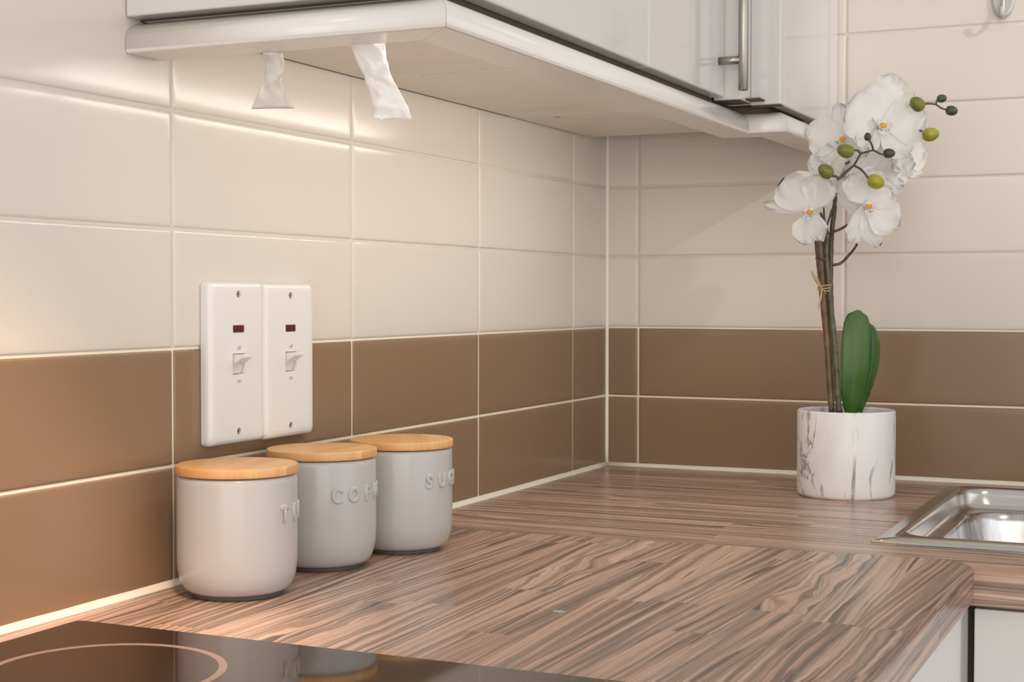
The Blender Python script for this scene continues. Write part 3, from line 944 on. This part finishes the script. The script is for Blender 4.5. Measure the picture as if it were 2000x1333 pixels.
for pts, r in (
    ([(1611, 506, -0.006), (1600, 502, -0.008), (1593, 488, -0.010), (1589, 470, -0.012), (1585, 459, -0.012)], 0.0016),
    ([(1599, 540, -0.004), (1598, 518, -0.006), (1591, 501, -0.008)], 0.0014),
    ([(1626, 517, 0.0), (1641, 513, -0.003), (1656, 497, -0.006), (1665, 484, -0.010), (1671, 473, -0.012)], 0.0018),
    ([(1614, 455, -0.006), (1628, 449, -0.010), (1640, 443, -0.013), (1651, 435, -0.016)], 0.0017),
    ([(1613, 438, -0.006), (1619, 424, -0.004), (1625, 408, 0.0)], 0.0014),
    ([(1610, 436, -0.005), (1609, 420, -0.003), (1609, 405, 0.0)], 0.0013),
    ([(1615, 464, -0.005), (1620, 466, -0.002), (1624, 468, 0.001)], 0.0014),
    # front cluster of buds
    ([(1605, 333, -0.052), (1614, 334, -0.054), (1623, 337, -0.054), (1636, 326, -0.052), (1651, 313, -0.050)], 0.0015),
    ([(1651, 313, -0.050), (1658, 300, -0.052), (1663, 290, -0.054), (1675, 286, -0.055), (1687, 283, -0.056), (1700, 289, -0.058), (1712, 292, -0.058)], 0.0014),
    ([(1663, 290, -0.054), (1657, 284, -0.055), (1645, 282, -0.056)], 0.0013),
    ([(1687, 283, -0.056), (1683, 271, -0.058), (1675, 258, -0.058)], 0.0013),
    ([(1651, 313, -0.050), (1663, 320, -0.054), (1671, 329, -0.057), (1680, 343, -0.058)], 0.0014),
    ([(1637, 350, 0.0), (1642, 330, -0.030), (1651, 313, -0.050)], 0.0015),
    # top right cluster
    ([(1776, 195, -0.046), (1790, 196, -0.040), (1803, 196, -0.036), (1817, 198, -0.034), (1828, 205, -0.034), (1840, 209, -0.034)], 0.0013),
    ([(1817, 198, -0.034), (1820, 188, -0.035), (1826, 186, -0.036)], 0.0012),
    ([(1768, 240, 0.000), (1780, 246, -0.018), (1792, 250, -0.048)], 0.0014)):
    stem('twig', pts, [r, r * 0.95, r * 0.85], M_TWIG, 5, 8, 0.12)
# raffia tie
for pts, r in (([(1580, 526, -0.012), (1590, 543, -0.012), (1601, 561, -0.008)], [0.0010, 0.0022, 0.0010]),
               ([(1603, 560, -0.008), (1599, 580, -0.011), (1594, 601, -0.012)], [0.0010, 0.0013, 0.0006]),
               ([(1592, 522, -0.010), (1594, 540, -0.010), (1603, 560, -0.009), (1612, 572, -0.008)], [0.0003, 0.0004, 0.0006, 0.0005])):
    stem('raffia_end', pts, r, M_RAFF, 5, 6, 0.1)
bm = bmesh.new()
for kk, z in enumerate((0.2600, 0.2625, 0.2650)):
    pp = []
    for i in range(25):
        a = 2 * pi * i / 24
        c = L(1611, 558, 0.0)
        pp.append((c.x + 0.0082 * cos(a), c.y + 0.0075 * sin(a), z + 0.0012 * sin(a + kk)))
    tube(bm, pp, 0.0009, 6)
obj('raffia_tie', bm, M_RAFF, orc, True)

# buds
def bud(px, py, w, r, m, tip, grooves=5, name='bud'):
    bm = bmesh.new()
    n, k = 20, 12
    rings = []
    for j in range(1, k):
        t = j / k
        rad = r * (sin(pi * t) ** 0.75) * (1.08 - 0.22 * t)
        z = (-cos(pi * t)) * r * 1.12
        if t > 0.8: z += r * 0.10 * (t - 0.8) * 5
        rings.append([(rad * (1 - 0.09 * (cos(grooves / 2 * (2 * pi * i / n) + 0.4) ** 8)) * cos(2 * pi * i / n), rad * sin(2 * pi * i / n), z) for i in range(n)])
    loft(bm, rings, True, True)
    q = Vector(tip).normalized().to_track_quat('Z', 'X')
    mt = Matrix.Translation(L(px, py, w)) @ q.to_matrix().to_4x4()
    bmesh.ops.transform(bm, matrix=mt, verts=bm.verts)
    bmesh.ops.recalc_face_normals(bm, faces=bm.faces)
    return obj(name, bm, m, orc, True)
bud(1775, 194, -0.050, 0.0088, M_BUDG, (-0.6, -0.3, 0.5))
bud(1828, 186, -0.036, 0.0052, M_BUDD, (1, -0.2, 0.1))
bud(1848, 210, -0.034, 0.0064, M_BUDD, (1, -0.2, -0.2))
bud(1801, 253, -0.050, 0.0088, M_BUDY, (0.8, -0.3, 0.1))
bud(1632, 283, -0.058, 0.0092, M_BUDG, (-1, -0.2, 0.25))
bud(1675, 256, -0.058, 0.0044, M_BUDD, (-0.1, -0.3, 1))
bud(1717, 288, -0.058, 0.0062, M_BUDD, (1, -0.4, 0))
bud(1595, 324, -0.052, 0.0090, M_BUDG, (-0.6, -0.3, 0.5))
bud(1691, 343, -0.058, 0.0092, M_BUDY, (0.6, -0.4, -0.3))

# leaves
def leaf(outline_axis, widths, cup, lean, th=0.0011):
    """outline_axis: list of L() points up the midrib; widths: half widths"""
    A = smooth_path(outline_axis, 5)
    N = len(A)
    top, bot = [], []
    m = 12
    for i, p in enumerate(A):
        t = i / (N - 1) * (len(widths) - 1)
        k = min(int(t), len(widths) - 2)
        tt = t - k
        tt = tt * tt * (3 - 2 * tt)
        hw = widths[k] + (widths[k + 1] - widths[k]) * tt
        d = (A[min(i + 1, N - 1)] - A[max(i - 1, 0)]).normalized()
        side = lean - d * lean.dot(d); side.normalize()
        nrm = side.cross(d).normalized()
        for s_, lst in ((1, top), (-1, bot)):
            row = []
            for j in range(m + 1):
                x = j / m * 2 - 1
                off = cup * (x * x) * hw + 0.0009 * math.exp(-(x * 9) ** 2) * (1 if s_ < 0 else -1) * -1
                row.append(p + side * (x * hw) + nrm * (off + s_ * th / 2 * (1 - 0.7 * abs(x) ** 4)))
            lst.append(row)
    bm = bmesh.new()
    T = [[bm.verts.new(v) for v in r] for r in top]
    B = [[bm.verts.new(v) for v in r] for r in bot]
    for i in range(N - 1):
        for j in range(m):
            bm.faces.new((T[i][j], T[i][j + 1], T[i + 1][j + 1], T[i + 1][j]))
            bm.faces.new((B[i][j], B[i + 1][j], B[i + 1][j + 1], B[i][j + 1]))
        bm.faces.new((T[i][0], T[i + 1][0], B[i + 1][0], B[i][0]))
        bm.faces.new((T[i][m], B[i][m], B[i + 1][m], T[i + 1][m]))
    bmesh.ops.recalc_face_normals(bm, faces=bm.faces)
    return obj('leaf', bm, M_LEAF, orc, True)
leaf([L(1664, 806, 0.0), L(1667, 770, -0.004), L(1671, 720, -0.008), L(1673, 670, -0.008), L(1675, 630, -0.005), L(1677, 605, -0.001)],
     [0.0085, 0.0125, 0.0160, 0.0186, 0.0198, 0.0200, 0.0194, 0.0178, 0.0145, 0.0030], -0.22, Vector((1, 0.15, 0)))
leaf([L(1681, 806, 0.010), L(1694, 770, 0.012), L(1706, 730, 0.014), L(1711, 690, 0.014), L(1709, 655, 0.014), L(1702, 634, 0.016)],
     [0.0070, 0.0085, 0.0105, 0.0122, 0.0135, 0.0140, 0.0136, 0.0124, 0.0098, 0.0025], -0.30, Vector((1, 0.45, 0)))

# flowers
def petal_bm(length, width, seed, cup=0.12, wave=0.05, back=0.0, round_=0.62, th=0.0005):
    """petal along +X from the origin, face +Z; length and full width in metres"""
    bm = bmesh.new()
    N, m = 12, 10
    top, bot = [], []
    for i in range(N + 1):
        t = i / N
        x = length * t
        # half-width: narrow claw, wide at round_, round tip
        if t < round_:
            hw = 0.14 + 0.86 * sin(pi / 2 * t / round_) ** 1.1
        else:
            q = (t - round_) / (1 - round_)
            hw = math.sqrt(max(0.0, 1 - q * q * 0.995))
        hw *= width / 2
        rt, rb = [], []
        for j in range(m + 1):
            s_ = j / m * 2 - 1
            z = cup * length * (t * t * 0.6) * (-1 if back else 1) + cup * 0.8 * hw * s_ * s_
            edge = abs(s_) ** 2 * t + t ** 4
            z += wave * length * edge * (noise.noise(Vector((t * 4.5, s_ * 4.5, seed))) + 0.35 * noise.noise(Vector((t * 11, s_ * 11, seed))))
            z += 0.012 * length * sin(s_ * 13 + seed) * t
            z += 0.02 * length * sin(6 * s_ + seed) * t * (1 - t)
            xx = x + 0.04 * length * edge * noise.noise(Vector((s_ * 5, seed, t * 3)))
            rt.append((xx, hw * s_, z + th / 2)); rb.append((xx, hw * s_, z - th / 2))
        top.append(rt); bot.append(rb)
    T = [[bm.verts.new(v) for v in r] for r in top]
    for i in range(N):
        for j in range(m):
            bm.faces.new((T[i][j], T[i + 1][j], T[i + 1][j + 1], T[i][j + 1])).smooth = True
    return bm

def flower(px, py, w, R, normal, roll=0.0, seed=0.0, petals=None, lip=True, name='flower'):
    c = L(px, py, w)
    nz = Vector(normal).normalized()
    up = Vector((0, 0, 1))
    xx = up.cross(nz).normalized()      # to the picture's right when nz looks at the camera
    if nz.y < 0: pass
    yy = nz.cross(xx).normalized()
    B = Matrix((xx, yy, nz)).transposed().to_4x4()
    MT = Matrix.Translation(c) @ B @ Matrix.Rotation(radians(roll), 4, 'Z')
    # heart: column and lip = the flower's own mesh
    bm = bmesh.new()
    col = [(0.0012, 0.0), (0.0030, 0.0020), (0.0034, 0.0050), (0.0028, 0.0080), (0.0010, 0.0095)]
    lathe(bm, col, 12, close_top=True)
    bmesh.ops.transform(bm, matrix=Matrix.Translation((0, 0.003, 0.001)) @ Matrix.Rotation(radians(25), 4, 'X'), verts=bm.verts)
    bmesh.ops.transform(bm, matrix=MT, verts=bm.verts)
    fl = obj(name, bm, M_LIPC, orc, True)
    spec = petals or [(90, 0.98, 0.74, -0.0016, 0.10), (218, 0.95, 0.70, -0.0014, 0.10), (322, 0.95, 0.70, -0.0014, 0.10), (8, 1.03, 1.16, 0.0006, 0.12), (172, 1.03, 1.16, 0.0010, 0.12)]
    for k, (ang, ln, wd, dz, cup) in enumerate(spec):
        pb = petal_bm(R * ln, R * wd, seed + k * 3.7, cup, 0.24, 0, 0.60)
        bmesh.ops.transform(pb, matrix=MT @ Matrix.Translation((0, 0, dz)) @ Matrix.Rotation(radians(ang), 4, 'Z') @ Matrix.Translation((0.0012, 0, 0)) @ Matrix.Rotation(radians(-6), 4, 'Y'), verts=pb.verts)
        obj('petal', pb, M_PETAL, fl)
    if lip:
        # side lobes and front lobe of the lip
        for ang, ln, wd, tilt in ((200, 0.26, 0.24, -38), (340, 0.26, 0.24, -38), (270, 0.34, 0.24, -22)):
            pb = petal_bm(R * ln, R * wd, seed + ang, 0.45, 0.10, 0, 0.55)
            bmesh.ops.transform(pb, matrix=MT @ Matrix.Translation((0, -0.0022, 0.0032)) @ Matrix.Rotation(radians(ang), 4, 'Z') @ Matrix.Rotation(radians(tilt), 4, 'Y'), verts=pb.verts)
            obj('lip_lobe', pb, M_PETAL, fl)
        b = bmesh.new()
        bmesh.ops.create_icosphere(b, subdivisions=2, radius=0.0036)
        for v in b.verts:
            v.co = v.co * (1 + 0.35 * noise.noise(v.co * 700 + Vector((seed, 0, 0)))); v.co.z *= 0.55
        bmesh.ops.transform(b, matrix=MT @ Matrix.Translation((0, -0.0035, 0.0088)), verts=b.verts)
        obj('orange_heart', b, M_ORANGE, fl, True)
        b = bmesh.new()
        rs = random.Random(int(seed * 10) + 5)
        for k in range(16):
            a = radians(rs.uniform(185, 355)); d = rs.uniform(0.0048, 0.0086)
            m2 = Matrix.Translation((d * cos(a), -0.0035 + d * sin(a), 0.0088 + 0.0012)) @ Matrix.Rotation(a, 4, 'Z') @ Matrix.Diagonal((2.2, 0.8, 0.6, 1))
            bmesh.ops.create_icosphere(b, subdivisions=1, radius=0.00048, matrix=m2)
        bmesh.ops.transform(b, matrix=MT, verts=b.verts)
        o = obj('speckles', b, M_SPECK, fl)
        o['kind'] = 'stuff'
    return fl
FSP = {}
flower(1714, 236, -0.026, 0.0545, (0.06, -1, 0.02), -4, 1.1,
       [(84, 1.12, 0.95, -0.0016, 0.10), (228, 0.82, 0.70, -0.0014, 0.10), (312, 0.95, 0.74, -0.0014, 0.10), (12, 0.98, 1.20, 0.0006, 0.14), (160, 0.92, 1.30, 0.0010, 0.14)])
flower(1648, 268, -0.006, 0.0430, (-0.55, -0.83, 0.12), 6, 2.3)
flower(1579, 407, -0.020, 0.0425, (-0.42, -0.9, 0.12), -14, 3.9,
       [(186, 1.42, 0.34, -0.0026, 0.06), (272, 1.02, 0.85, -0.0014, 0.14), (306, 1.0, 0.55, -0.0020, 0.12), (84, 1.05, 1.0, -0.0006, 0.24), (142, 1.22, 1.35, 0.0010, 0.12)])
flower(1681, 391, -0.032, 0.0470, (0.20, -0.97, -0.06), 0, 5.2,
       [(84, 0.95, 0.85, -0.0016, 0.10), (246, 1.12, 0.55, -0.0034, 0.12), (284, 1.16, 0.70, -0.0024, 0.12), (322, 1.02, 1.0, 0.0006, 0.22), (128, 0.95, 0.85, 0.0010, 0.22), (30, 0.72, 0.8, 0.0012, 0.25)])
flower(1766, 306, 0.014, 0.0400, (0.72, -0.68, 0.10), 0, 6.6, None, False)
flower(1752, 232, 0.012, 0.0400, (0.55, -0.8, 0.25), 20, 7.7, None, False)
flower(1714, 335, 0.014, 0.0470, (0.25, -0.85, -0.35), 12, 8.8, None, False)
flower(1636, 378, 0.004, 0.0380, (-0.2, -0.9, 0.3), 30, 9.4, [(300, 1.15, 0.85, -0.0016, 0.10), (80, 0.9, 0.7, 0, 0.1), (170, 0.8, 0.7, 0, 0.1)], False)
flower(1625, 320, 0.004, 0.0260, (-0.5, -0.8, -0.2), 0, 4.4, None, False)

bpy.context.view_layer.update()
